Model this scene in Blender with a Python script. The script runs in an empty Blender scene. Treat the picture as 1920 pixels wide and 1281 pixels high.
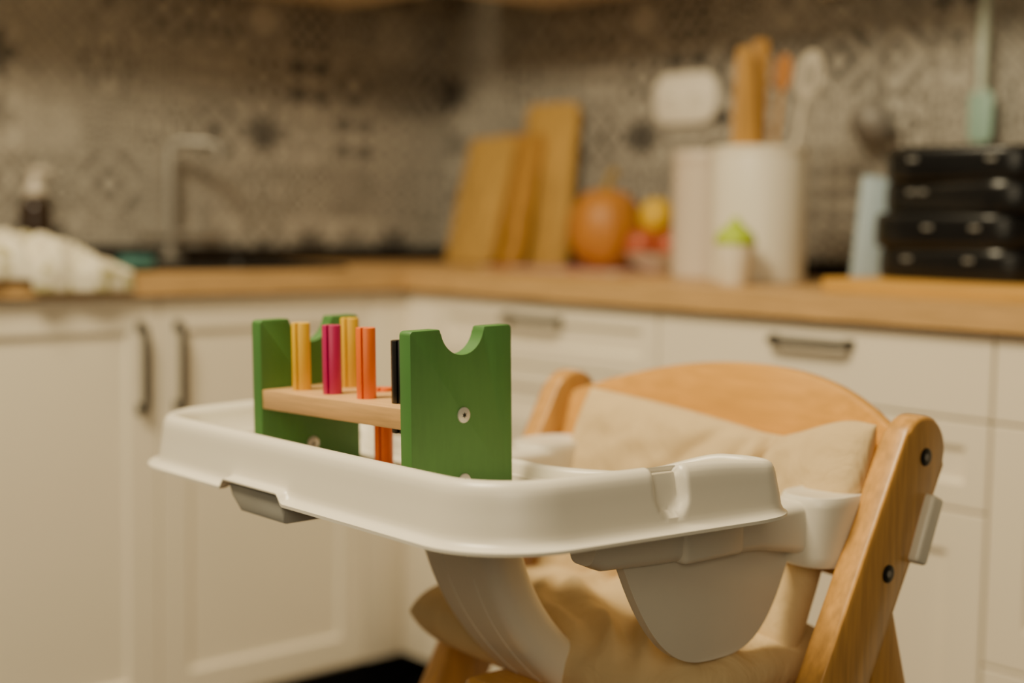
import bpy, bmesh, math, random
from mathutils import Vector, Matrix, noise
random.seed(4)
C = bpy.context.scene.collection
PI = math.pi
V = Vector

# ------------------------------------------------------------------ materials
def M(name, col, rough=.5, var=.12, scale=18, stretch=(1, 1, 1), col2=None, bump=0., metal=0., detail=4, spec=.5, bdist=.002, distort=0.):
    m = bpy.data.materials.new(name); m.use_nodes = True
    nt = m.node_tree; N = nt.nodes; L = nt.links
    b = N['Principled BSDF']
    b.inputs['Roughness'].default_value = rough
    b.inputs['Metallic'].default_value = metal
    b.inputs['Specular IOR Level'].default_value = spec
    tc = N.new('ShaderNodeTexCoord'); mp = N.new('ShaderNodeMapping'); mp.inputs['Scale'].default_value = stretch
    nz = N.new('ShaderNodeTexNoise'); nz.inputs['Scale'].default_value = scale; nz.inputs['Detail'].default_value = detail
    nz.inputs['Distortion'].default_value = distort
    L.new(tc.outputs['Object'], mp.inputs['Vector']); L.new(mp.outputs[0], nz.inputs['Vector'])
    cr = N.new('ShaderNodeValToRGB')
    c2 = col2 or tuple(c * (1 - var) for c in col)
    cr.color_ramp.elements[0].position = .3; cr.color_ramp.elements[0].color = (*c2, 1)
    cr.color_ramp.elements[1].position = .7; cr.color_ramp.elements[1].color = (*col, 1)
    L.new(nz.outputs['Fac'], cr.inputs[0]); L.new(cr.outputs[0], b.inputs['Base Color'])
    if bump:
        bp = N.new('ShaderNodeBump'); bp.inputs['Strength'].default_value = bump; bp.inputs['Distance'].default_value = bdist
        L.new(nz.outputs['Fac'], bp.inputs['Height']); L.new(bp.outputs[0], b.inputs['Normal'])
    return m

def tile_material(name, axis):
    m = bpy.data.materials.new(name); m.use_nodes = True
    nt = m.node_tree; N = nt.nodes; L = nt.links; b = N['Principled BSDF']
    b.inputs['Roughness'].default_value = .55
    def mth(op, a, c=None, d=None):
        n = N.new('ShaderNodeMath'); n.operation = op
        for k, x in enumerate((a, c, d)):
            if x is None: continue
            if isinstance(x, (int, float)): n.inputs[k].default_value = x
            else: L.new(x, n.inputs[k])
        return n.outputs[0]
    geo = N.new('ShaderNodeNewGeometry'); sp = N.new('ShaderNodeSeparateXYZ'); L.new(geo.outputs['Position'], sp.inputs[0])
    S = .132
    px = mth('DIVIDE', sp.outputs[axis], S); pz = mth('DIVIDE', mth('ADD', sp.outputs[2], .04), S)
    fx = mth('FLOOR', px); fz = mth('FLOOR', pz)
    cb = N.new('ShaderNodeCombineXYZ'); L.new(mth('ADD', fx, 57.0), cb.inputs[0]); L.new(fz, cb.inputs[1])
    wn = N.new('ShaderNodeTexWhiteNoise'); wn.noise_dimensions = '3D'; L.new(cb.outputs[0], wn.inputs[0])
    sc = N.new('ShaderNodeSeparateColor'); L.new(wn.outputs['Color'], sc.inputs[0])
    R, G, B = sc.outputs[0], sc.outputs[1], sc.outputs[2]
    H = mth('FRACT', mth('MULTIPLY', wn.outputs['Value'], 7.3))
    rep = mth('ADD', 1, mth('FLOOR', mth('MULTIPLY', H, 2.6)))
    a = mth('ABSOLUTE', mth('SUBTRACT', mth('FRACT', mth('MULTIPLY', mth('FRACT', px), rep)), .5))
    c = mth('ABSOLUTE', mth('SUBTRACT', mth('FRACT', mth('MULTIPLY', mth('FRACT', pz), rep)), .5))
    r = mth('SQRT', mth('ADD', mth('MULTIPLY', a, a), mth('MULTIPLY', c, c)))
    d = mth('ADD', a, c)
    mx = mth('MAXIMUM', mth('ABSOLUTE', mth('SUBTRACT', mth('FRACT', px), .5)), mth('ABSOLUTE', mth('SUBTRACT', mth('FRACT', pz), .5)))
    ang = mth('ARCTAN2', c, a)
    p1 = mth('SINE', mth('ADD', mth('MULTIPLY', d, mth('ADD', 12, mth('MULTIPLY', R, 8))), mth('MULTIPLY', mth('SINE', mth('MULTIPLY', ang, 4)), 2.2)))
    p2 = mth('SINE', mth('ADD', mth('MULTIPLY', d, mth('ADD', 8, mth('MULTIPLY', G, 10))), mth('MULTIPLY', R, 5)))
    p3 = mth('ADD', mth('MULTIPLY', mth('SINE', mth('MULTIPLY', a, 16)), mth('SINE', mth('MULTIPLY', c, 16))), mth('MULTIPLY', mth('SINE', mth('MULTIPLY', d, 20)), .6))
    p4 = mth('SUBTRACT', mth('MULTIPLY', mth('SINE', mth('MULTIPLY', ang, 8)), .7), mth('SUBTRACT', mth('MULTIPLY', r, 6), 2.2))
    def sel(x, y, f, t):
        s = mth('GREATER_THAN', f, t)
        return mth('ADD', mth('MULTIPLY', x, mth('SUBTRACT', 1, s)), mth('MULTIPLY', y, s))
    v = sel(sel(p1, p2, R, .5), sel(p3, p4, G, .5), B, .5)
    fine = mth('MULTIPLY', mth('SINE', mth('MULTIPLY', a, 36)), mth('SINE', mth('MULTIPLY', c, 36)))
    v = mth('ADD', v, mth('MULTIPLY', fine, .8))
    mr = N.new('ShaderNodeMapRange'); mr.inputs[1].default_value = -.5; mr.inputs[2].default_value = .5; L.new(v, mr.inputs[0])
    st = mth('ADD', .50, mth('MULTIPLY', mth('POWER', mth('FRACT', mth('MULTIPLY', wn.outputs['Value'], 3.7)), 1.6), .42))
    fac = mth('MULTIPLY', mr.outputs[0], st)
    nz = N.new('ShaderNodeTexNoise'); nz.inputs['Scale'].default_value = 34; nz.inputs['Detail'].default_value = 5; L.new(geo.outputs['Position'], nz.inputs['Vector'])
    mr2 = N.new('ShaderNodeMapRange'); mr2.inputs[1].default_value = .35; mr2.inputs[2].default_value = .65; L.new(nz.outputs['Fac'], mr2.inputs[0])
    base = mth('MULTIPLY', mth('FRACT', mth('MULTIPLY', wn.outputs['Value'], 11.1)), .14)
    fac = mth('ADD', mth('ADD', mth('MULTIPLY', fac, mth('ADD', .85, mth('MULTIPLY', mr2.outputs[0], .25))), mth('MULTIPLY', mr2.outputs[0], .14)), base)
    mix = N.new('ShaderNodeMix'); mix.data_type = 'RGBA'; mix.clamp_factor = True; L.new(fac, mix.inputs[0])
    mix.inputs[6].default_value = (.50, .465, .41, 1); mix.inputs[7].default_value = (.036, .034, .034, 1)
    gr = mth('GREATER_THAN', mx, .486)
    mix2 = N.new('ShaderNodeMix'); mix2.data_type = 'RGBA'; L.new(gr, mix2.inputs[0]); L.new(mix.outputs[2], mix2.inputs[6])
    mix2.inputs[7].default_value = (.26, .24, .21, 1)
    L.new(mix2.outputs[2], b.inputs['Base Color'])
    return m

WHITE = M('white_plastic', (.81, .75, .64), .32, .03, 6)
TEALH = M('pale_teal_handle', (.56, .64, .56), .45, .04, 6)
LAC = M('cabinet_lacquer', (.88, .79, .65), .42, .03, 3)
GREEN = M('green_paint', (.064, .192, .042), .58, .08, 30, (1, 6, 1), bump=.05)
YEL = M('yellow_paint', (.78, .45, .0005), .5, .05)
MAG = M('magenta_paint', (.50, .010, .12), .4, .12)
ORG = M('orange_paint', (.88, .16, .004), .42, .08)
BLK = M('black_paint', (.010, .009, .009), .35, .2)
BEECH = M('beech_wood', (.72, .42, .17), .42, .22, 16, (1.2, 14, 14), bump=.05)
BEECHZ = M('beech_wood_upright', (.68, .345, .085), .32, .34, 10, (14, 14, 1.2), bump=.06)
BEECHX = M('beech_wood_across', (.72, .36, .072), .24, .22, 10, (1.0, 12, 12), bump=.03)
OAKX = M('oak_worktop_along_x', (.65, .395, .16), .45, .32, 8, (1.2, 16, 16))
OAKY = M('oak_worktop_along_y', (.65, .395, .16), .45, .32, 8, (16, 1.2, 16))
FAB = M('beige_fabric', (.645, .475, .25), .9, .08, 22, (1, 1, .7), bump=.5, detail=3, bdist=.010, distort=1.2)
GREYP = M('grey_plastic', (.40, .385, .35), .45, .1)
METAL = M('steel', (.62, .60, .56), .28, .1, metal=1.)
SCREW = M('silver_screw', (.60, .58, .55), .30, .05, metal=.45)
SATIN = M('dark_satin_steel', (.34, .32, .29), .36, .1, metal=.4)
DULL = M('dull_grey_metal', (.28, .26, .24), .5, .2, metal=.3)
IRON = M('dark_iron', (.014, .014, .016), .5, .2, spec=.3)
BOLT = M('black_bolt', (.02, .018, .016), .35, .2, metal=.6)
BAMB = M('bamboo', (.66, .40, .105), .5, .36, 7, (14, 14, 1.4))
BAMBD = M('darker_bamboo', (.54, .28, .055), .5, .34, 7, (14, 14, 1.4))
UTW = M('utensil_wood', (.46, .23, .042), .5, .34, 7, (14, 14, 1.4))
BAMB2 = M('bamboo_flat', (.64, .36, .08), .5, .28, 7, (1.2, 14, 14))
CER = M('white_ceramic', (.80, .74, .63), .35, .03, 4)
SOCK = M('white_socket_plastic', (.90, .84, .74), .35, .02, 4)
PUMPW = M('pale_pump_plastic', (.62, .56, .48), .4, .04, 4)
CER2 = M('blush_ceramic', (.66, .565, .475), .45, .05, 4)
PUMP = M('pumpkin_skin', (.56, .225, .034), .5, .25, 12)
STEM = M('stem', (.42, .28, .06), .7, .3)
RED = M('red_apple', (.58, .12, .045), .35, .4, 14)
YAP = M('yellow_fruit', (.80, .50, .010), .4, .2, 12)
LIME = M('lime_plastic', (.44, .60, .010), .45, .1)
TEAL = M('teal_silicone', (.30, .48, .42), .5, .1)
PALEB = M('pale_blue_card', (.44, .56, .65), .5, .06)
BROWNG = M('brown_glass', (.03, .015, .008), .15, .2)
BLKP = M('black_plastic', (.006, .006, .007), .26, .3, spec=.42)
FLOORM = M('dark_floor', (.03, .024, .02), .5, .4, 5)
CEIL = M('ceiling_paint', (.75, .70, .62), .9, .03)
TOWEL = M('towel_cloth', (.72, .66, .53), .95, 0, 34, col2=(.40, .36, .18), detail=1.5, bump=.2)
TOWEL.node_tree.nodes['Color Ramp'].color_ramp.elements[0].position = .35
TOWEL.node_tree.nodes['Color Ramp'].color_ramp.elements[1].position = .42
MATCLOTH = M('placemat_cloth', (.68, .56, .46), .95, 0, 22, col2=(.45, .10, .10), detail=1)
TEALD = M('teal_sponge', (.05, .16, .15), .9, .3, 60)
GUARD = M('guard_plastic', (.71, .645, .54), .45, .03)
REDW = M('red_wood', (.50, .20, .04), .5)
GLINT = M('glint_grey', (.24, .235, .225), .4)
SPOONM = M('spoon_plastic', (.64, .57, .47), .5)

# ------------------------------------------------------------------ mesh helpers
def finish(bm, ang=38):
    bmesh.ops.recalc_face_normals(bm, faces=bm.faces[:])
    thr = math.radians(ang)
    for f in bm.faces: f.smooth = True
    for e in bm.edges:
        e.smooth = not (len(e.link_faces) == 2 and e.calc_face_angle(0) > thr)

def obj(name, bm, mats, parent=None, ang=38, loc=None):
    finish(bm, ang)
    me = bpy.data.meshes.new(name); bm.to_mesh(me); bm.free()
    for m in (mats if isinstance(mats, (list, tuple)) else [mats]): me.materials.append(m)
    o = bpy.data.objects.new(name, me); C.objects.link(o)
    if parent: o.parent = parent
    if loc: o.location = loc
    return o

def thing(name, label, cat, loc=(0, 0, 0), rz=0, group=None):
    o = bpy.data.objects.new(name, None); C.objects.link(o); o.empty_display_size = .05
    o.location = loc; o.rotation_euler = (0, 0, rz)
    return tag(o, label, cat, group)

def tag(o, label, cat, group=None):
    o['label'] = label; o['category'] = cat
    if group: o['group'] = group
    return o

def struct(o): o['kind'] = 'structure'; return o

def box(bm, x0, x1, y0, y1, z0, z1, bev=0, seg=2, mi=0, mat=None):
    mm = Matrix.Translation(((x0 + x1) / 2, (y0 + y1) / 2, (z0 + z1) / 2)) @ Matrix.Diagonal((x1 - x0, y1 - y0, z1 - z0, 1))
    r = bmesh.ops.create_cube(bm, size=1, matrix=(mat @ mm) if mat else mm)
    vs = r['verts']
    for f in {f for v in vs for f in v.link_faces}: f.material_index = mi
    if bev:
        es = list({e for v in vs for e in v.link_edges})
        bmesh.ops.bevel(bm, geom=es, offset=bev, segments=seg, affect='EDGES', profile=.5)
    return bm

def nbox(*a, **k): return box(bmesh.new(), *a, **k)

def rings(bm, rs, cap0=True, cap1=True, close=True):
    vv = [[bm.verts.new(p) for p in r] for r in rs]
    n = len(vv[0])
    for i in range(len(vv) - 1):
        for j in range(n if close else n - 1):
            k = (j + 1) % n
            bm.faces.new((vv[i][j], vv[i][k], vv[i + 1][k], vv[i + 1][j]))
    if cap0: bm.faces.new(vv[0][::-1])
    if cap1: bm.faces.new(vv[-1])
    return vv

def lathe(bm, prof, n=40, c=(0, 0, 0), rib=None):
    rs = []
    for r, z in prof:
        ring = []
        for k in range(n):
            a = 2 * PI * k / n
            rr = max(r, 1e-4) * (rib(a) if rib else 1)
            ring.append((c[0] + rr * math.cos(a), c[1] + rr * math.sin(a), c[2] + z))
        rs.append(ring)
    rings(bm, rs); return bm

def tube(bm, pts, r, n=12, up=V((0, 0, 1))):
    pts = [V(p) for p in pts]; rs = []
    rr = r if isinstance(r, (list, tuple)) else [r] * len(pts)
    for i, p in enumerate(pts):
        t = (pts[min(i + 1, len(pts) - 1)] - pts[max(i - 1, 0)]).normalized()
        u = up if abs(t.dot(up)) < .95 else V((1, 0, 0)) if abs(t.x) < .9 else V((0, 1, 0))
        s = t.cross(u).normalized(); w = s.cross(t)
        rs.append([p + s * (rr[i] * math.cos(2 * PI * k / n)) + w * (rr[i] * math.sin(2 * PI * k / n)) for k in range(n)])
    rings(bm, rs); return bm

def sweep(bm, path, sec, side):
    path = [V(p) for p in path]; rs = []; side = V(side).normalized()
    for i, p in enumerate(path):
        t = (path[min(i + 1, len(path) - 1)] - path[max(i - 1, 0)]).normalized()
        nrm = t.cross(side).normalized()
        s = sec(i / (len(path) - 1)) if callable(sec) else sec
        rs.append([p + side * a + nrm * b for a, b in s])
    rings(bm, rs); return bm

def rrect(w, h, r, n=4):
    out = []
    for cx, cy, a0 in ((w / 2 - r, h / 2 - r, 0), (-w / 2 + r, h / 2 - r, 90), (-w / 2 + r, -h / 2 + r, 180), (w / 2 - r, -h / 2 + r, 270)):
        for k in range(n + 1):
            a = math.radians(a0 + 90 * k / n); out.append((cx + r * math.cos(a), cy + r * math.sin(a)))
    return out

def prism(bm, pts, fn, h0, h1, bev=0, seg=2):
    a = [bm.verts.new(fn(x, y, h0)) for x, y in pts]; b = [bm.verts.new(fn(x, y, h1)) for x, y in pts]
    n = len(pts)
    for j in range(n):
        k = (j + 1) % n; bm.faces.new((a[j], a[k], b[k], b[j]))
    f0 = bm.faces.new(a[::-1]); f1 = bm.faces.new(b)
    if bev:
        bmesh.ops.bevel(bm, geom=list(f0.edges) + list(f1.edges), offset=bev, segments=seg, affect='EDGES', profile=.5)
    return bm

def pillow(bm, T, fn, nx=44, ny=34, power=4, crease=None, wrinkle=None):
    # grid lines crowd towards the border so that the rounded edge stays smooth
    def dist(k, n):
        q = -1 + 2 * k / n
        return math.sin(q * PI / 2)
    for s in (1, -1):
        g = []
        for i in range(nx + 1):
            row = []
            for j in range(ny + 1):
                u = dist(i, nx); v = dist(j, ny)
                e = math.sqrt(max(0, (1 - abs(u) ** power) * (1 - abs(v) ** power)))
                k = crease(u, v) if crease else 1
                row.append(bm.verts.new(fn(u, v, s * T / 2 * e * k + (wrinkle(u, v, s) * e * e if wrinkle else 0))))
            g.append(row)
        for i in range(nx):
            for j in range(ny):
                bm.faces.new((g[i][j], g[i + 1][j], g[i + 1][j + 1], g[i][j + 1]))
    bmesh.ops.remove_doubles(bm, verts=bm.verts[:], dist=1e-5)
    return bm

def sst(x, a, b):
    x = min(1, max(0, (x - a) / (b - a))); return x * x * (3 - 2 * x)

# ------------------------------------------------------------------ room
CT = .91            # worktop height
struct(obj('wall_left', nbox(-.75, -.63, -2.2, .75, 0, 2.6), tile_material('patterned_tiles_left', 1)))
struct(obj('wall_right', nbox(-.63, 2.6, .63, .75, 0, 2.6), tile_material('patterned_tiles_right', 0)))
struct(obj('floor', nbox(-.75, 4.2, -4.0, .75, -.06, 0), FLOORM))
struct(obj('ceiling', nbox(-.75, 4.2, -4.0, .75, 2.6, 2.66), CEIL))
struct(obj('trim_1', nbox(-.63, -.612, -1.75, .612, CT, CT + .036, .002), BLKP))
struct(obj('trim_2', nbox(-.612, 1.95, .612, .63, CT, CT + .036, .002), BLKP))

# worktop: one L, with the opening for the sink left out
SX0, SX1, SY0, SY1 = -.52, -.12, -.58, -.06
bm = bmesh.new()
def wt(x0, x1, y0, y1, mi): box(bm, x0, x1, y0, y1, CT - .037, CT, 0, mi=mi)
wt(0, 1.95, 0, .612, 0); wt(-.612, 0, 0, .612, 0)
wt(-.612, SX0, -1.75, 0, 1); wt(SX1, 0, -1.75, 0, 1); wt(SX0, SX1, -1.75, SY0, 1); wt(SX0, SX1, SY1, 0, 1)
tag(obj('worktop', bm, [OAKX, OAKY]), 'light oak L-shaped kitchen worktop running along both tiled walls', 'worktop')

# ------------------------------------------------------------------ cabinets
def front_bm(x0, x1, z0, z1, fr):
    g = .0018; x0 += g; x1 -= g; z0 += g; z1 -= g
    def rg(i, y): return [(x0 + i, y, z0 + i), (x1 - i, y, z0 + i), (x1 - i, y, z1 - i), (x0 + i, y, z1 - i)]
    rs = [rg(0, .039), rg(0, .022), rg(.002, .02)]
    if fr: rs += [rg(fr, .02), rg(fr + .006, .0285), ]
    bm = bmesh.new(); rings(bm, rs); return bm

def handle_bm(cx, cz, vert, ln=.140):
    if vert: ln = .148
    h = ln / 2; out = -.001
    pr = [(-h, .021), (-h, .008), (-h + .004, out + .002), (-h + .012, out), (0, out), (h - .012, out), (h - .004, out + .002), (h, .008), (h, .021)]
    pts = [((cx, y, cz + a) if vert else (cx + a, y, cz)) for a, y in pr]
    bm = bmesh.new(); tube(bm, pts, .0072 if vert else .0064, 10, V((1, 0, 0)) if vert else V((0, 0, 1)))
    for s in (-1, 1):
        if vert: box(bm, cx - .008, cx + .008, .0185, .021, cz + s * h - .009, cz + s * h + .009, .001)
        else: box(bm, cx + s * h - .009, cx + s * h + .009, .0185, .021, cz - .0075, cz + .0075, .001)
    return bm

def cabinet(label, loc, rz, w, fronts, zt=CT - .038):
    t = thing('base_cabinet', label, 'cabinet', loc, rz, 'white base cabinets')
    obj('body', nbox(.001, w - .001, .04, .60, .10, zt), LAC, t)
    obj('plinth', nbox(.001, w - .001, .085, .10, 0, .10), IRON, t)
    for nm, x0, x1, z0, z1, fr, hd in fronts:
        d = obj(nm, front_bm(x0, x1, z0, z1, fr), LAC, t, 20)
        if hd: obj('handle', handle_bm(*hd), IRON, d)
    return t

ZT = CT - .042
Z0 = .108
ZA, ZB = .744, .614
Q = PI / 2
cabinet('white two-door base cabinet under the sink and faucet, paired upright handles', (0, -1.008, 0), Q, .93,
        [('door', 0, .465, Z0, ZT, .058, (.427, .742, True)), ('door', .465, .93, Z0, ZT, .058, (.501, .742, True))])
cabinet('white base cabinet at the far left end, beyond the sink cabinet', (0, -1.70, 0), Q, .69,
        [('door', 0, .69, Z0, ZT, .058, (.05, .742, True))])
cabinet('white drawer cabinet nearest the corner, below the leaning wooden boards', (.07, 0, 0), 0, .60,
        [('drawer', 0, .6, ZA, ZT, .036, (.29, .834, False)), ('drawer', 0, .6, ZB, ZA, .036, None), ('drawer', 0, .6, Z0, ZB, .058, None)])
cabinet('white drawer cabinet behind the high chair with one dark bar handle', (.67, 0, 0), 0, .62,
        [('drawer', 0, .62, ZA, ZT, 0, (.315, .836, False)), ('drawer', 0, .62, ZB, ZA, .036, None), ('drawer', 0, .62, Z0, ZB, .058, None)])
cabinet('white base cabinet at the right frame edge below the black boxes', (1.29, 0, 0), 0, .60,
        [('drawer', 0, .6, ZA, ZT, 0, (.3, .836, False)), ('door', 0, .6, .40, ZA, .058, None), ('door', 0, .6, Z0, .40, .058, None)])
t = thing('corner_cabinet', 'white corner base cabinet with narrow filler strips between both runs', 'cabinet', (0, 0, 0))
obj('body', nbox(-.60, .07, .04, .60, .10, CT - .038), LAC, t)
b2 = bmesh.new(); box(b2, -.02, .069, .021, .039, Z0, ZT, .001); box(b2, -.039, -.021, -.077, .039, Z0, ZT, .001)
obj('filler_strip', b2, LAC, t)
b2 = bmesh.new(); box(b2, -.10, .069, .085, .10, 0, .10); box(b2, -.10, -.085, -.077, .085, 0, .10)
obj('plinth', b2, IRON, t)

t = thing('wall_cabinet', 'white wall cabinet over the sink run, only its underside in view', 'cabinet', (-.28, -1.7, 1.535), Q)
obj('body', nbox(0, 2.0, .02, .35, 0, .7), LAC, t)
for k in range(4): obj('door', front_bm(k * .5, k * .5 + .5, .0, .7, .058), LAC, t, 20).location = (0, -.02, 0)
t = thing('wall_cabinet', 'white wall cabinet over the right-hand worktop, above the hanging utensils', 'cabinet', (-.27, .28, 1.535), 0)
obj('body', nbox(.02, 2.2, .02, .35, 0, .7), LAC, t)
for k in range(4): obj('door', front_bm(.02 + k * .545, .02 + k * .545 + .545, .0, .7, .058), LAC, t, 20).location = (0, -.02, 0)

# ------------------------------------------------------------------ sink side
t = thing('sink', 'black drop-in sink let into the left worktop', 'sink', ((SX0 + SX1) / 2, (SY0 + SY1) / 2, CT))
a, b = (SX1 - SX0) / 2, (SY1 - SY0) / 2
def rg(i, z): return [(x, y, z) for x, y in rrect(2 * (a - i), 2 * (b - i), .03)]
bm = bmesh.new(); rings(bm, [rg(.004, -.03), rg(.004, .0), rg(-.012, .001), rg(-.010, .008), rg(.018, .008), rg(.024, -.028)], True, True)
obj('basin', bm, BLKP, t)
bm = bmesh.new(); lathe(bm, [(.0, -.028), (.028, -.0275), (.03, -.025), (.022, -.024), (0, -.0245)], 24); obj('drain', bm, METAL, t)

t = thing('faucet', 'grey steel kitchen faucet with tall column and short bent spout', 'faucet', (-.574, -.212, CT))
bm = bmesh.new(); lathe(bm, [(.034, 0), (.034, .008), (.018, .016), (.0125, .020), (.0115, .252), (.011, .254), (0, .254)], 24); obj('column', bm, SATIN, t)
sp = [(0, 0, .245), (.001, .001, .258), (.006, .008, .266), (.016, .020, .269), (.050, .062, .268), (.062, .078, .264), (.067, .084, .254), (.068, .085, .236)]
bm = bmesh.new(); tube(bm, sp, .0105, 12); obj('spout', bm, SATIN, t)
bm = bmesh.new(); tube(bm, [(-.0, -.075, .062), (0, -.02, .062), (0, .05, .062), (0, .12, .062)], .013, 12); obj('mixer_bar', bm, SATIN, t)
bm = bmesh.new(); tube(bm, [(0, .085, .062), (.004, .083, .10), (.006, .075, .14)], [.010, .009, .007], 10); obj('lever', bm, SATIN, t)

t = thing('soap_bottle', 'dark brown soap bottle with pale pump behind the towel', 'bottle', (-.576, -.524, CT))
bm = bmesh.new(); lathe(bm, [(.0, 0), (.031, 0), (.033, .004), (.033, .115), (.028, .13), (.017, .138), (.017, .143), (0, .143)], 28); obj('body', bm, BROWNG, t)
bm = bmesh.new(); lathe(bm, [(.0, .142), (.022, .143), (.022, .152), (.012, .170), (.009, .185), (.013, .187), (.013, .199), (0, .201)], 20)
tube(bm, [(0, 0, .193), (.02, .012, .193), (.036, .022, .188)], .006, 8); obj('pump', bm, PUMPW, t)

# towel heaped on the front edge of the left worktop
bm = bmesh.new(); g = []
nx, ny = 80, 100
for i in range(nx + 1):
    row = []
    for j in range(ny + 1):
        u = i / nx; v = j / ny
        s = -.20 + u * .235
        y = -1.0 + v * .41 + .02 * math.sin(u * 5)
        e = math.sin(PI * min(1, max(0, v))) ** .6 * math.sin(PI * min(1, .12 + u * .80)) ** .8
        nn = 1 - 2.6 * abs(noise.noise(V((u * 3 + .8 * noise.noise(V((u * 4, v * 4, 1))), v * 6, 2.)))) + .8 * (1 - 2.4 * abs(noise.noise(V((u * 6, v * 10, 5.)))))
        z = CT + .004 + max(0, e * (.030 + .024 * nn)) * (1 - .45 * sst(v, .6, 1.))
        x = s
        if s > .004:
            k = (s - .004)
            x = .006 + .010 * math.sin(v * 13) ** 2
            z = min(z, CT + .006) - k * (1.1 if v > .55 else .35)
        row.append(bm.verts.new((x, y, z)))
    g.append(row)
for i in range(nx):
    for j in range(ny): bm.faces.new((g[i][j], g[i + 1][j], g[i + 1][j + 1], g[i][j + 1]))
o = obj('kitchen_towel', bm, TOWEL, None, 80)
tag(o, 'crumpled white kitchen towel with olive print lying over the worktop edge', 'towel')
sm = o.modifiers.new('thick', 'SOLIDIFY'); sm.thickness = .003; sm.offset = 1
tag(obj('sponge', nbox(-.03, .03, -.025, .025, 0, .022, .006), TEALD, None, loc=(-.085, -.555, CT + .0085)), 'small dark teal sponge lying right of the towel', 'sponge')

# ------------------------------------------------------------------ right worktop things
def leaning_board(label, x0, x1, ybase, h, lean, th, m):
    t = thing('cutting_board', label, 'cutting board', ((x0 + x1) / 2, ybase, CT))
    w = x1 - x0
    tl = math.atan2(lean, h)
    pts = rrect(w, h, .018, 5)
    c, s = math.cos(tl), math.sin(tl)
    fn = lambda x, z, d: (x, (z + h / 2) * s + d * c, (z + h / 2) * c - d * s + th * s)
    bm = bmesh.new(); prism(bm, pts, fn, 0, th, .003); obj('panel', bm, m, t)
leaning_board('frontmost of three leaning wooden cutting boards, furthest left', -.435, -.270, .468, .318, .085, .015, BAMB)
leaning_board('middle leaning wooden cutting board, half hidden by the frontmost one', -.375, -.200, .502, .322, .072, .015, BAMBD)
leaning_board('taller narrow wooden cutting board leaning against the tiles beside the pumpkin', -.275, -.105, .556, .390, .036, .015, BAMB)

tag(obj('placemat', nbox(-.24, .17, -.16, .10, 0, .004, .001), MATCLOTH, None, loc=(.13, .46, CT)), 'patterned placemat lying under the pumpkin', 'placemat')
t = thing('pumpkin', 'round dull orange pumpkin with a dry stem on the worktop', 'pumpkin', (.095, .488, CT + .004))
bm = bmesh.new()
prof = []
for k in range(25):
    a = -PI / 2 + PI * k / 24
    r = .083 * math.cos(a) ** .85 if math.cos(a) > 0 else 0
    z = .090 + .092 * math.sin(a) - .012 * math.exp(-(r / .02) ** 2) * (1 if a > 0 else -1)
    prof.append((r, z))
lathe(bm, prof, 80, rib=lambda a: 1 - .035 * abs(math.sin(a * 5)) ** .5 + .03)
mz = min(v.co.z for v in bm.verts)
for v in bm.verts: v.co.z -= mz
obj('flesh', bm, PUMP, t, 60)
bm = bmesh.new(); tube(bm, [(0, 0, .155), (.002, 0, .185), (.008, .004, .203), (.02, .012, .218)], [.016, .012, .010, .011], 10); obj('stem', bm, STEM, t)

t = thing('fruit_bowl', 'low blush fruit bowl between the pumpkin and the canister', 'bowl', (.268, .475, CT + .004))
bm = bmesh.new(); lathe(bm, [(0, 0), (.035, 0), (.038, .006), (.06, .020), (.072, .036), (.0745, .040), (.071, .040), (.058, .024), (.036, .011), (0, .009)], 36); obj('dish', bm, CER2, t)
def fruit(name, label, x, y, z, r, m, el=1.0):
    t = thing(name, label, name, (x, y, z - r * el))
    bm = bmesh.new(); pr = []
    for k in range(17):
        a = -PI / 2 + PI * k / 16
        rr = r * max(0, math.cos(a)); zz = r * el + r * el * math.sin(a) - r * .16 * math.exp(-(rr / (.3 * r)) ** 2) * (1 if a > 0 else -.6)
        pr.append((rr, zz))
    lathe(bm, pr, 28); obj('flesh', bm, m, t, 70)
    bm = bmesh.new(); tube(bm, [(0, 0, r * el * 1.80), (.002, 0, 2 * r * el + .006), (.005, 0, 2 * r * el + .012)], .0018, 8); obj('stem', bm, STEM, t)
zb = CT + .004
fruit('apple', 'red apple at the left of the fruit bowl', .236, .452, zb + .055, .037, RED)
fruit('apple', 'red apple at the right of the fruit bowl, half behind the canister', .309, .462, zb + .055, .035, RED)
fruit('apple', 'red apple at the back of the fruit bowl', .265, .524, zb + .055, .035, RED)
fruit('pear', 'yellow fruit heaped on top of the red apples', .255, .477, zb + .116, .038, YAP, 1.1)

t = thing('canister', 'plain blush white canister standing left of the utensil crock', 'canister', (.465, .385, CT))
bm = bmesh.new(); lathe(bm, [(0, 0), (.062, 0), (.065, .003), (.065, .222), (.0635, .2235), (0, .2235)], 48); obj('body', bm, CER2, t)
bm = bmesh.new(); lathe(bm, [(.0, .2236), (.0655, .224), (.0665, .227), (.0665, .243), (.064, .247), (0, .249)], 48); obj('lid', bm, CER2, t)
CX, CY = .66, .30
t = thing('utensil_crock', 'large white cylindrical crock holding cooking utensils', 'crock', (CX, CY, CT))
bm = bmesh.new(); lathe(bm, [(0, 0), (.083, 0), (.087, .004), (.087, .242), (.0855, .246), (.082, .246), (.081, .242), (.081, .012), (0, .010)], 56); obj('vessel', bm, CER, t)
bm = bmesh.new(); lathe(bm, [(.0869, .232), (.0885, .234), (.0885, .244), (.0869, .246)], 56); obj('rim', bm, CER, t)

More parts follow.
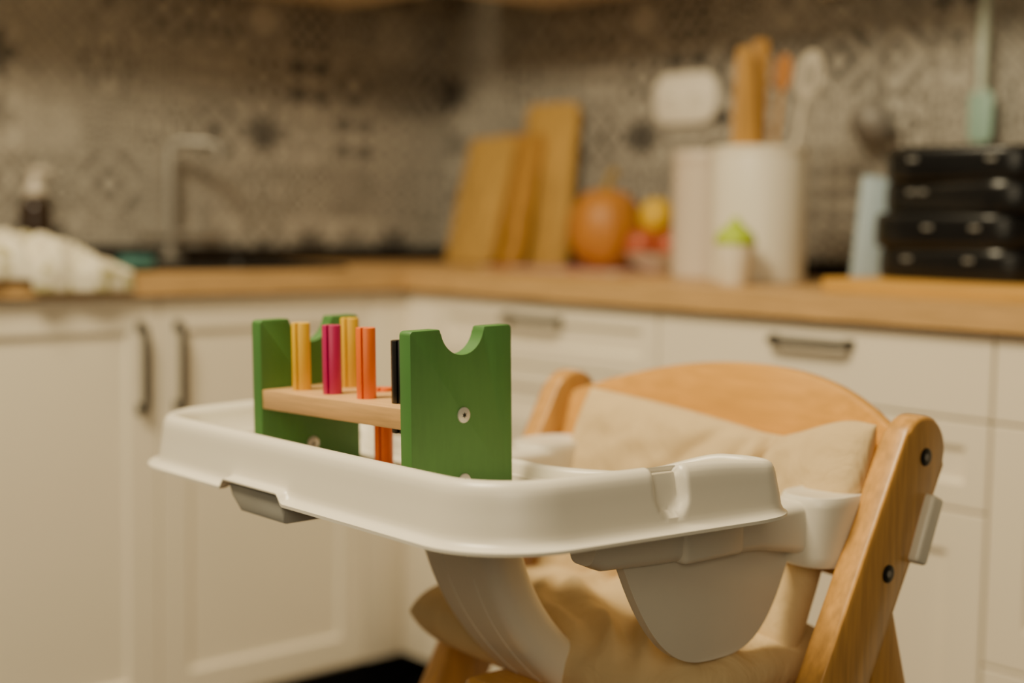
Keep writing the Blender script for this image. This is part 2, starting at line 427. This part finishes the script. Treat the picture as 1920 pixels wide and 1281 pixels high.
def utensil(name, label, off, back, top, shape, m_h, m_b, spread=0., cat='utensil'):
    e = V((.678, .735, 0)); n_ = V((-.735, .678, 0))
    tp = V((CX, CY, 0)) + e * off + n_ * back
    bs = V((CX, CY, 0)) + e * (off - spread) * .6 + n_ * back * .6
    t = thing(name, label, cat, (bs.x, bs.y, CT + .012))
    d = V((tp.x - bs.x, tp.y - bs.y, top - CT - .012))
    Lh = d.length; d.normalize(); nn = (n_ - d * n_.dot(d)).normalized(); ee = d.cross(nn).normalized()
    if ee.dot(e) < 0: ee = -ee
    fn = lambda x, z, h: tuple(ee * x + d * z + nn * h)
    hl, pts = shape(Lh)
    bm = bmesh.new(); tube(bm, [fn(0, .004, 0), fn(0, hl * .5, 0), fn(0, hl, 0)], [.0055, .0055, .0045], 10); obj('shaft', bm, m_h, t)
    bm = bmesh.new(); prism(bm, pts, fn, -.003, .003, .001); obj('head', bm, m_b, t)
    return t, fn, Lh
def paddle(w0, w1, hl):
    def f(L):
        b = L - hl
        return b + .004, [(-.006, b), (-w0, b + hl * .18), (-w1, L - .008), (-w1 + .006, L), (w1 - .006, L), (w1, L - .008), (w0, b + hl * .18), (.006, b)]
    return f
def oval(w, hl):
    def f(L):
        return L - hl + .006, [(w * math.sin(2 * PI * k / 28), L - hl / 2 - hl / 2 * math.cos(2 * PI * k / 28)) for k in range(28)]
    return f
utensil('spatula', 'left wooden spatula with broad blade in the crock', -.034, .0, 1.338, paddle(.026, .015, .27), BAMBD, BAMBD, .006)
utensil('spatula', 'right wooden spatula with narrower darker blade in the crock', -.001, .022, 1.355, paddle(.018, .016, .29), UTW, UTW, .020)
utensil('cooking_spoon', 'thin reddish wooden spoon in the crock, between spatulas and white spoon', .046, .03, 1.330, oval(.016, .07), UTW, REDW, .03)
t, fn, Lh = utensil('cooking_spoon', 'white slotted serving spoon leaning to the right in the crock', .092, .0, 1.334, oval(.025, .090), SPOONM, SPOONM, .045)
bm = bmesh.new()
for k in (-1, 0, 1): prism(bm, [(k * .011 + x, Lh - .045 + z) for x, z in rrect(.0045, .050 - abs(k) * .012, .002, 2)], fn, -.0034, .0034)
obj('slots', bm, DULL, t)

t = thing('baby_cup', 'small white cup with lime green cone lid before the crock', 'cup', (.72, .16, CT))
bm = bmesh.new(); lathe(bm, [(0, 0), (.024, 0), (.026, .003), (.033, .066), (.0335, .07), (0, .07)], 32); obj('vessel', bm, CER, t)
bm = bmesh.new(); lathe(bm, [(0, .0695), (.0345, .07), (.036, .074), (.0345, .084), (.029, .092), (.020, .100), (.012, .106), (.008, .113), (.005, .118), (0, .119)], 32); obj('lid', bm, LIME, t)

t = thing('wall_socket', 'white double wall socket on the patterned tiles', 'socket', (.203, .63, 1.293))
bm = bmesh.new(); prism(bm, rrect(.174, .110, .034, 8), lambda x, z, h: (x, h, z), -.014, 0, .003); obj('plate', bm, SOCK, t)
for s in (-1, 1):
    bm = bmesh.new()
    fn = lambda x, z, h: (x + s * .036, h, z)
    q = [(.021 * math.cos(2 * PI * k / 28), .021 * math.sin(2 * PI * k / 28)) for k in range(28)]
    prism(bm, q, fn, -.0165, -.012, .001); so = obj('outlet', bm, SOCK, t)
    bm = bmesh.new()
    for d in (-.0095, .0095):
        prism(bm, [(d + .0032 * math.cos(2 * PI * k / 10), .0032 * math.sin(2 * PI * k / 10)) for k in range(10)], fn, -.0170, -.0160)
    obj('pin_hole', bm, IRON, so)

# rail with hanging tools
t = thing('utensil_rail', 'slim steel utensil rail on the right wall', 'rail', (.82, .63, 1.475))
bm = bmesh.new(); tube(bm, [(-.25, -.035, 0), (0, -.035, 0), (.25, -.035, 0)], .006, 10); obj('bar', bm, METAL, t)
for s in (-1, 1):
    bm = bmesh.new(); tube(bm, [(s * .23, 0, 0), (s * .23, -.02, 0), (s * .23, -.035, 0)], .005, 8); obj('bracket', bm, METAL, t)
t = thing('spatula', 'teal-headed silicone spatula hanging from the rail on the wall', 'spatula', (.93, .595, 1.175))
bm = bmesh.new(); tube(bm, [(0, 0, .085), (0, 0, .2), (0, -.001, .272)], [.008, .010, .009], 12)
tube(bm, [(0, 0, .268), (0, -.011, .285), (0, -.004, .308), (0, .007, .307), (0, .011, .295)], .002, 8); obj('grip', bm, TEALH, t)
bm = bmesh.new(); prism(bm, [(-.017, .0), (.013, -.004), (.023, .006), (.024, .08), (.013, .094), (-.013, .094), (-.023, .08), (-.023, .008)], lambda x, z, h: (x, h, z), -.004, .004, .002); obj('blade', bm, TEAL, t)
t = thing('ladle', 'dull grey ladle with round bowl hanging on the wall left of the black boxes', 'ladle', (.705, .595, 1.17))
bm = bmesh.new(); pr = []
for k in range(11):
    a = PI / 2 * k / 10; pr.append((.045 * math.sin(a), .042 - .042 * math.cos(a)))
pr2 = [(r * .95, z + .0015) for r, z in pr][::-1]
lathe(bm, pr + pr2, 28, c=(0, 0, 0)); bmesh.ops.rotate(bm, verts=bm.verts[:], cent=(0, 0, .04), matrix=Matrix.Rotation(math.radians(-50), 3, 'X'))
bmesh.ops.translate(bm, verts=bm.verts[:], vec=(0, -.006, .005)); obj('bowl', bm, DULL, t)
bm = bmesh.new(); tube(bm, [(0, .004, .078), (0, .002, .11), (0, 0, .2), (0, 0, .29), (0, -.011, .298), (0, -.004, .313), (0, .008, .311)], [.004, .0035, .0035, .0035, .002, .002, .002], 8); obj('shaft', bm, DULL, t)

# flat board, black boxes, pale blue carton
t = thing('chopping_board', 'thick flat bamboo chopping board under the stack of black boxes', 'chopping board', (1.17, .285, CT))
bm = bmesh.new(); prism(bm, rrect(.47, .37, .02, 5), lambda x, y, h: (x, y, h), 0, .022, .004); obj('slab', bm, BAMB2, t)
names = ['lowest black plastic box of the stack, on the bamboo board', 'second black plastic box from the bottom of the stack',
         'third black plastic box from the bottom of the stack', 'topmost black plastic box of the stack on the bamboo board']
zb = CT + .022
for k in range(4):
    t = thing('storage_box', names[k], 'box', (1.094 + (.004, -.008, .010, .002)[k], .325 + (0, -.006, .005, -.003)[k], zb + (0, .050, .106, .156)[k]), math.radians((1, 5, -4, 8)[k]), 'black boxes stacked on the bamboo board')
    hh = (.050, .056, .050, .054)[k]; sw = (1., .97, 1.01, .95)[k]
    bm = bmesh.new()
    def rr_(w, h, r, z): return [(x * sw, y, z * hh / .0525) for x, y in rrect(w, h, r, 8)]
    rings(bm, [rr_(.276, .248, .065, 0), rr_(.284, .256, .070, .003), rr_(.289, .261, .074, .012), rr_(.290, .262, .075, .026), rr_(.289, .261, .074, .0375)]); obj('tub', bm, BLKP, t)
    bm = bmesh.new()
    rings(bm, [rr_(.2888, .2608, .074, .0375), rr_(.289, .261, .074, .0385), rr_(.287, .259, .073, .046), rr_(.283, .255, .071, .0508), rr_(.277, .249, .068, .0525)]); obj('lid', bm, BLKP, t)
    for j, x in enumerate((-.062, -.030, .050)):
        x += .010 * math.sin(k * 3.3 + j * 5)
        if (k + j) % 3 == 1: continue
        obj('glint', nbox(x - .008, x + .008, -.1335, -.126, .030, .036, .002), GLINT, t)  # small grey blocks stand in for highlights on the black boxes
t = thing('carton', 'slim pale blue carton leaning towards the left of the black boxes', 'carton', (.920, .305, CT), math.radians(47))
t.rotation_euler = (0, math.radians(5), math.radians(47))
bm = bmesh.new(); box(bm, -.052, 0, -.010, .010, 0, .182, .0015); obj('box_body', bm, PALEB, t)
bm = bmesh.new(); box(bm, -.0522, .0002, -.0102, .0102, .1815, .188, .001); obj('top_flap', bm, PALEB, t)

# ------------------------------------------------------------------ high chair
FWD = V((-.735, .678, 0)).normalized()
TILT = Matrix.Rotation(-.026, 4, FWD)
CH = (1.291, -.575, 0); CRZ = math.radians(-2.4)
HP = .247
hc = thing('high_chair', 'beech wood high chair with white tray and beige cushions', 'high chair', CH, CRZ)
MCH = Matrix.Translation(CH) @ Matrix.Rotation(CRZ, 4, 'Z')
SL = .545
sl = math.atan(SL); dA = (math.sin(sl), math.cos(sl)); dS = (math.cos(sl), -math.sin(sl))
PT = (.001, .797)
def post_y(z): return PT[0] - (PT[1] - z) * SL
for s in (-1, 1):
    r = .0355
    pts = []
    for k in range(17):
        a = PI * k / 16
        y = r * math.cos(a); al = r * .95 * math.sin(a)
        pts.append((PT[0] + dS[0] * y + dA[0] * al, PT[1] + dS[1] * y + dA[1] * al))
    for sg in (-1, 1):
        oy, oz = PT[0] + dS[0] * r * sg, PT[1] + dS[1] * r * sg
        pts.append((oy - oz * SL, 0.))
    bm = bmesh.new(); prism(bm, pts, lambda y, z, h: (h, y, z), s * HP - .014, s * HP + .014, .005, 3)
    po = obj('side_post', bm, BEECHZ, hc)
    for z, dy in ((.791, .004), (.684, .008)):
        bm = bmesh.new(); cy = post_y(z) + dy; x0 = s * (HP + .014)
        fn = lambda a, b, h: (x0 + s * h, cy + a, z + b)
        prism(bm, [(.0088 * math.cos(2 * PI * k / 24), .0088 * math.sin(2 * PI * k / 24)) for k in range(24)], fn, -.004, .0012, .0006)
        bo = obj('bolt', bm, BOLT, po)
        bm = bmesh.new(); prism(bm, [(.0036 * math.cos(PI * k / 3), .0036 * math.sin(PI * k / 3)) for k in range(6)], fn, .0006, .0016)
        obj('hex_socket', bm, DULL, bo)
    A = V((post_y(.66) + .01, .66)); B = V((.15, 0.))
    pts = [(A.x - .028, A.y), (A.x + .018, A.y + .01), (B.x + .033, 0), (B.x - .028, 0)]
    bm = bmesh.new(); prism(bm, pts, lambda y, z, h: (h, y, z), s * HP - .012, s * HP + .012, .004, 2)
    obj('rear_leg', bm, BEECHZ, hc)
bm = bmesh.new(); rs = []
nn = 40
for k in range(nn + 1):
    u = -1 + 2 * k / nn
    x = u * (HP - .0135); bul = .07 * (1 - u * u)
    zt = .808 + .048 * (1 - abs(u) ** 2.2); zl = .665 - .012 * (1 - u * u)
    ring = []
    for z, d in ((zl, -.007), (zl + .004, -.009), (zt - .006, -.009), (zt - .001, -.006), (zt, 0), (zt - .001, .006), (zt - .006, .009), (zl + .004, .009), (zl, .007)):
        ring.append((x, post_y(min(z, .80)) * .55 + bul + d - .003, z))
    rs.append(ring)
rings(bm, rs); obj('backrest', bm, BEECHX, hc)
bm = bmesh.new(); prism(bm, rrect(.466, .22, .02, 5), lambda x, y, h: (x, y - .120, h), .540, .560, .008, 3)
box(bm, -.03, .100, -.336, -.20, .541, .565, .009, 4); obj('seat', bm, BEECHX, hc)
bm = bmesh.new(); prism(bm, rrect(.466, .20, .02, 5), lambda x, y, h: (x, y - .36, h), .225, .243, .005, 3); obj('footrest', bm, BEECHX, hc)
obj('cross_bar', nbox(-HP + .013, HP - .013, post_y(.09) - .012, post_y(.09) + .012, .06, .12, .004), BEECHX, hc)
obj('cross_bar', nbox(-HP + .013, HP - .013, .12, .144, .06, .12, .004), BEECHX, hc)
# cushions
def backf(u, v, c):
    lo = sst(v, .55, .1)
    x = (-.190 + (u + 1) / 2 * (.418 - .030 * lo)) * (1 - .02 * v * v)
    um = u
    top = .816 - .026 * (um + 1) / 1.2 if um < .2 else .790 + .030 * sst(um, .3, .9)
    bot = .585
    z = bot + (top - bot) * (v + 1) / 2
    y = post_y(z) * .68 - .028 + .034 * (1 - u * u) - c * .9 - .008 * sst(u, .32, .40)
    return (x, y, z + c * .28)
def cr(u, v):
    k = 1 - .80 * math.exp(-((u - .34 + .05 * v) / .045) ** 2) - .30 * math.exp(-((u + .10 - .35 * v) / .05) ** 2) - .32 * math.exp(-((u - .14 - .25 * v) / .045) ** 2) - .25 * math.exp(-((u + .45 - .5 * v) / .06) ** 2) * sst(v, -.2, .6)
    k -= .22 * math.exp(-((u - .52 - .3 * (v - .6)) / .05) ** 2) * sst(v, .9, .3)
    return k * (1 + .08 * sst(u, .35, .5))
def wb(u, v, s): return .007 * noise.noise(V((u * 3.2 + v * .8, v * 2.6 - u, 3 + s))) + .003 * noise.noise(V((u * 9, v * 6, s)))
bm = bmesh.new(); pillow(bm, .064, backf, 120, 70, 7, cr, wb); obj('back_cushion', bm, FAB, hc, 80)
def seatf(u, v, c):
    x = -.004 + u * .212 * (1 - .09 * abs(v) ** 3.5); y = -.150 + v * .136 * (1 - .11 * abs(u) ** 3.5)
    x += .010 * v * (1 if u < 0 else 0)
    z = .588 + c
    if v < -.5: z -= .008 * ((-.5 - v) / .5) ** 2
    return (x, y, z)
def ws(u, v, s):
    if s < 0: return 0
    w_ = u * .85 + v * .60 + .18 * noise.noise(V((u * 1.8, v * 1.8, 9)))
    q = 0
    for c0, wd, am in ((-.70, .10, .009), (-.42, .08, .011), (-.18, .085, .021), (.10, .075, .023), (.36, .09, .014), (.62, .10, .011)):
        q += am * math.exp(-((w_ - c0) / wd) ** 2)
    q *= .65 + .55 * noise.noise(V((u * 2.2, v * 2.2, 21)))
    return q * (.50 + .60 * sst(v, .9, -.3)) - .008 + .005 * noise.noise(V((u * 3, v * 3, 4)))
bm = bmesh.new(); pillow(bm, .072, seatf, 150, 100, 7, None, ws); obj('seat_cushion', bm, FAB, hc, 80)

# tray ------------------------------------------------
TW, TD = .636, .334
TRZ = math.radians(-3.5)
off = Matrix.Rotation(TRZ, 3, 'Z') @ V((-.0305, -.0010, 0))
TC = V((1.232, -.93, .7536)) + off
MTR = Matrix.Translation(TC) @ TILT @ Matrix.Rotation(TRZ, 4, 'Z')
CUT = .094
FLARE = .135
def outline():
    a, b = TW / 2, TD / 2; r, r2 = .080, .046; pts = []
    def arc(cx, cy, rr, a0, a1, n=24):
        for k in range(n + 1):
            an = math.radians(a0 + (a1 - a0) * k / n); pts.append((cx + rr * math.cos(an), cy + rr * math.sin(an)))
    arc(-a + r, -b + r, r, 180, 270); arc(a - r, -b + r, r, 270, 360); arc(a - r2, b - r2, r2, 0, 90)
    n = 120; xe = a - r2 - .004
    for k in range(1, n):
        x = xe * (1 - 2 * k / n)
        q = sst(xe - abs(x), 0, .15)
        pts.append((x, b - CUT * q))
    arc(-a + r2, b - r2, r2, 90, 180)
    pts = [(x * (1 + FLARE * (y + b) / (2 * b)), y) for x, y in pts]       # the sides flare a little towards the child
    P = [V(p) for p in pts]; P.append(P[0]); Ls = [0]
    for i in range(1, len(P)): Ls.append(Ls[-1] + (P[i] - P[i - 1]).length)
    n = 640; out = []; i = 0
    for k in range(n):
        d = Ls[-1] * k / n
        while Ls[i + 1] < d: i += 1
        f = (d - Ls[i]) / max(1e-9, Ls[i + 1] - Ls[i]); out.append(P[i].lerp(P[i + 1], f))
    return out
OL = outline(); NO = len(OL)
nrm = []
for i in range(NO):
    t_ = OL[(i + 3) % NO] - OL[i - 3]; nrm.append(V((-t_.y, t_.x)).normalized())
prof = [(.013, .002, 0), (.008, 0, 0), (0, 0, 0), (0, .0028, 0), (.005, .0040, 0), (.0095, .0058, 0), (.0112, .009, 1), (.0118, .013, 1), (.0125, .018, 1), (.0131, .022, 1), (.0138, .026, 1), (.0146, .031, 1), (.0154, .036, 1), (.0163, .042, 1), (.0176, .0472, 1), (.0200, .0515, 1), (.0240, .0538, 1), (.0275, .0540, 1), (.031, .0525, 0), (.0335, .049, 0), (.0350, .044, 0), (.0375, .024, 0), (.0410, .0215, 0), (.0415, .012, 0), (.044, .0095, 0), (.05, .008, 0)]
rs = []
GY = .018
for ins, z, gflag in prof:
    ring = []
    for i in range(NO):
        p = OL[i]; n_ = nrm[i]; ii = ins; zz = z
        wing = sst(p.y, TD / 2 - .15, TD / 2 - .07)
        if ins > .018: ii = .018 + (ins - .018) * (1 - .3 * wing)
        if ins < .009: ii = ins + (.006 - ins * .5) * sst(p.y, TD / 2 - .07, TD / 2 - .02)
        if p.x > TW / 2 - .012 and abs(p.y - GY) < .05 and gflag:
            dy = p.y - GY
            dd = abs(dy) if z > .030 else math.hypot(dy, .030 - z)
            g = 1 - sst(dd, .0120, .0170)
            ii += .0095 * g * (1 if z < .052 else .5)
            if z > .05: zz = z - .006 * g
        if p.y < -TD / 2 + .01:
            lf = sst(p.x, -.100, -.090) * (1 - sst(p.x, .010, .020))
            if z < .02: zz = z + .010 * lf * (1 - z / .02)
        if p.y > 0 and abs(p.x) < TW / 2 - .05:
            q = sst(TW / 2 - .05 - abs(p.x), 0, .08)
            if z > .012: zz = .012 + (zz - .012) * (1 - .60 * q)
        if z > .012: zz -= (zz - .012) * .17 * sst(p.y, TD / 2 - .12, TD / 2 - .01)
        ring.append((p.x + n_.x * ii, p.y + n_.y * ii, zz))
    rs.append(ring)
bm = bmesh.new(); rings(bm, rs, False, True)
tray = obj('tray', bm, WHITE, hc, 50); tray.matrix_basis = MCH.inverted() @ MTR
fl = bmesh.new()
prism(fl, [(-.088, .008), (.008, .008), (.018, -.006), (.016, -.017), (-.064, -.017), (-.082, -.004)], lambda x, z, h: (x, h, z), -TD / 2 + .004, -TD / 2 + .05, .003)
obj('latch', fl, GREYP, tray)
bm = bmesh.new()
idx = [i for i in range(NO) if OL[i].y > -.02 and abs(OL[i].x) < TW / 2 - .15]
path = [(OL[i].x + nrm[i].x * .062, OL[i].y + nrm[i].y * .062, .0095) for i in idx]
tube(bm, path, .0030, 8); obj('floor_ridge', bm, WHITE, tray)

# crotch post between tray and seat
path = []
for k in range(29):
    f = k / 28
    z = .765 - .228 * f
    y = -.352 + .002 * f + .140 * f ** 2.6
    path.append((-.014 + .030 * f, y, z))
def csec(f): return rrect(.124 - .026 * f + .012 * f ** 4, .048 - .004 * f, .018, 6)
bm = bmesh.new(); sweep(bm, path, csec, (1, 0, 0)); cp = obj('crotch_post', bm, WHITE, hc)
for s in (-.020, .026):
    bm = bmesh.new(); pp = []
    for i in range(2, 25):
        p = V(path[i]); tt = (V(path[i + 1]) - V(path[i - 1])).normalized(); n_ = tt.cross(V((1, 0, 0))).normalized()
        if n_.y > 0: n_ = -n_
        pp.append(p + n_ * (.024 - .002 * i / 28 - .0004) + V((s * (1 - .3 * i / 28), 0, 0)))
    tube(bm, pp, .0011, 8); obj('raised_line', bm, WHITE, cp)

# rails, arms, clamps
SH = .050
for s in (-1, 1):
    xr = s * .190
    bm = bmesh.new(); path = [(xr - s * .004, -.430 + SH, .738), (xr - s * .004, -.415 + SH, .735), (xr - s * .004, -.36 + SH, .733), (xr - s * .002, -.28 + SH, .731), (xr, -.22 + SH, .730), (xr, -.17 + SH, .727), (xr + s * .002, -.13 + SH, .724), (xr + s * .004, -.10 + SH, .722)]
    sweep(bm, path, lambda f: rrect(.030 + .026 * sst(f, .45, 1), .026 + .010 * min(1, f * 5) + .027 * sst(f, .5, .95), .010, 6), (1, 0, 0)); rl = obj('tray_rail', bm, WHITE, hc)
    bm = bmesh.new(); box(bm, xr - .022, xr + .016, -.325 + SH, -.245 + SH, .712, .748, .006, 3); obj('slide_block', bm, WHITE, rl)
    bm = bmesh.new()
    bmp = []
    for k in range(40):
        a = 2 * PI * k / 40; ca, sa = math.cos(a), math.sin(a)
        bmp.append((.035 * math.copysign(abs(ca) ** .75, ca), .048 * math.copysign(abs(sa) ** .75, sa)))
    def ar(k, z): return [(s * .200 + x * k, -.070 + y * k, z) for x, y in bmp]
    rings(bm, [ar(.86, .688), ar(.93, .6895), ar(.965, .693), ar(.98, .700), ar(.99, .725), ar(1.0, .746), ar(.99, .752), ar(.94, .756), ar(.86, .7565), ar(.80, .7550)])
    obj('arm_block', bm, WHITE, hc)
    bm = bmesh.new(); yy = post_y(.735)
    box(bm, -.024, .024, -.006, .014, -.034, .034, .004, 3, mat=Matrix.Translation((s * HP, yy + .030, .722)) @ Matrix.Rotation(-sl * .8, 4, 'X'))
    obj('clamp', bm, WHITE, hc)
# side guard hanging from the near rail
pts = []
yc, wh = -.222, .122
for k in range(49):
    t_ = -1 + 2 * k / 48
    pts.append((yc + wh * t_ + .010 * (1 - t_ * t_), .735 - .121 * (1 - abs(t_) ** 2.9)))
bm = bmesh.new(); prism(bm, pts, lambda y, z, h: (h, y, z), .180, .190, .004, 3); obj('side_guard', bm, GUARD, hc)

# ------------------------------------------------------------------ hammering bench toy on the tray
tb_local = MTR.inverted() @ V((1.2005, -.978, .762)); tb_local.z = .0084
TB = MTR @ tb_local
toy = thing('hammering_bench', 'wooden peg hammering bench with green notched ends on the tray', 'toy')
toy.matrix_world = Matrix.Translation(TB) @ TILT @ Matrix.Rotation(math.radians(1), 4, 'Z')
TL, PTH, PWD, PH = .246, .0155, .121, .1525
def panel_pts():
    hw = PWD / 2; r = .0258; rc = .004; pts = [(-hw, 0), (hw, 0)]
    for k in range(5):
        a = PI / 2 * k / 4; pts.append((hw - rc + rc * math.cos(a), PH - rc + rc * math.sin(a)))
    up = .0015; a0 = math.asin((up + .0015) / r)
    pts.append((r * math.cos(a0) + .0022, PH)); pts.append((r * math.cos(a0) + .0006, PH - .0005))
    for k in range(25):
        a = -a0 - (PI - 2 * a0) * k / 24; pts.append((r * math.cos(a), PH + up + r * math.sin(a)))
    pts.append((-r * math.cos(a0) - .0006, PH - .0005)); pts.append((-r * math.cos(a0) - .0022, PH))
    for k in range(5):
        a = PI / 2 + PI / 2 * k / 4; pts.append((-hw + rc + rc * math.cos(a), PH - rc + rc * math.sin(a)))
    return pts
BT = PH - .0685      # board top
for s in (-1, 1):
    x0 = s * (TL / 2 - PTH / 2)
    bm = bmesh.new(); prism(bm, panel_pts(), lambda y, z, h: (x0 + h, y, z), -PTH / 2, PTH / 2, .0014, 2)
    pn = obj('end_panel', bm, GREEN, toy)
    for fs, y, z in ((s, 0, BT - .010), (1, 0, .014 if s > 0 else .024)):
        fn = lambda a, b, h: (x0 + fs * (PTH / 2 + h), y + a, z + b)
        bm = bmesh.new(); prism(bm, [(.0072 * math.cos(2 * PI * k / 28), .0072 * math.sin(2 * PI * k / 28)) for k in range(28)], fn, -.002, .0016, .0008)
        sc = obj('screw', bm, SCREW, pn)
        bm = bmesh.new(); prism(bm, [((.0029 if k % 2 else .0014) * math.cos(2 * PI * k / 12), (.0029 if k % 2 else .0014) * math.sin(2 * PI * k / 12)) for k in range(12)], fn, .001, .0018)
        obj('star_socket', bm, BOLT, sc)
bm = bmesh.new(); box(bm, -TL / 2 + PTH - .0005, TL / 2 - PTH + .0005, -PWD / 2 + .001, -PWD / 2 + .098, BT - .019, BT, .0012); obj('board', bm, BEECH, toy)
PL = .084
def peg(lx, ly, top, m):
    R, hw = .0092, .0010; pts = []
    a0 = math.radians(-62)
    half = []
    d = math.asin(hw / R)
    for k in range(17):
        a = d + (PI - 2 * d) * k / 16; half.append((R * math.cos(a), R * math.sin(a)))
    pts = [(.0038, hw)] + half + [(-.0038, hw), (-.0038, -hw)] + [(-x, -y) for x, y in half] + [(.0038, -hw)]
    ca, sa = math.cos(a0), math.sin(a0)
    bm = bmesh.new()
    prism(bm, [(x * ca - y * sa + lx, x * sa + y * ca + ly) for x, y in pts], lambda x, y, h: (x, y, h), top - PL, top, .0008)
    return obj('peg', bm, m, toy)
yf, yb = -PWD / 2 + .028, -PWD / 2 + .075
for lx, ly, up, m, nm in ((-.079, yf, .066, YEL, 'yellow peg in the front row'), (-.0285, yf, .066, MAG, 'magenta peg'), (.0245, yf, .066, ORG, 'orange peg standing tall'),
                      (.076, yf, .057, BLK, 'black peg half hidden by the near end panel'), (-.062, yb, .069, YEL, 'yellow peg in the back row'), (-.0107, yb, .0035, ORG, 'orange peg hammered nearly flush')):
    peg(lx, ly, BT + up, m)['label'] = nm

# ------------------------------------------------------------------ light
def area(loc, tgt, size, e, col):
    l = bpy.data.lights.new('area_light', 'AREA'); l.energy = e; l.color = col; l.size = size
    o = bpy.data.objects.new('area_light', l); C.objects.link(o); o.location = loc
    o.rotation_euler = (V(tgt) - V(loc)).to_track_quat('-Z', 'Y').to_euler()
area((1.00, -1.6, 2.5), (.7, -.5, 0), .65, 76, (1, .84, .53))
area((2.9, -2.5, 1.6), (1.3, -.9, .6), 1.1, 17, (1, .85, .56))  # added fill from the camera side to lift the shade under the tray
W = bpy.data.worlds.new('world'); bpy.context.scene.world = W; W.use_nodes = True
W.node_tree.nodes['Background'].inputs[0].default_value = (1, .85, .56, 1); W.node_tree.nodes['Background'].inputs[1].default_value = .09

# ------------------------------------------------------------------ camera
cam = bpy.data.cameras.new('camera'); co = bpy.data.objects.new('camera', cam); C.objects.link(co)
cam.sensor_width = 36; cam.lens = 50; cam.clip_start = .02
pitch = math.radians(4.69); roll = math.radians(1.0)
f = V((FWD.x * math.cos(pitch), FWD.y * math.cos(pitch), -math.sin(pitch)))
r = f.cross(V((0, 0, 1))).normalized(); u = r.cross(f)
r2 = r * math.cos(roll) + u * math.sin(roll); u2 = u * math.cos(roll) - r * math.sin(roll)
mm = Matrix((r2, u2, -f)).transposed().to_4x4(); mm.translation = V((2.281, -1.804, 1.008))
co.matrix_world = mm
cam.dof.use_dof = True; cam.dof.focus_distance = 1.22; cam.dof.aperture_fstop = 1.95
bpy.context.scene.camera = co
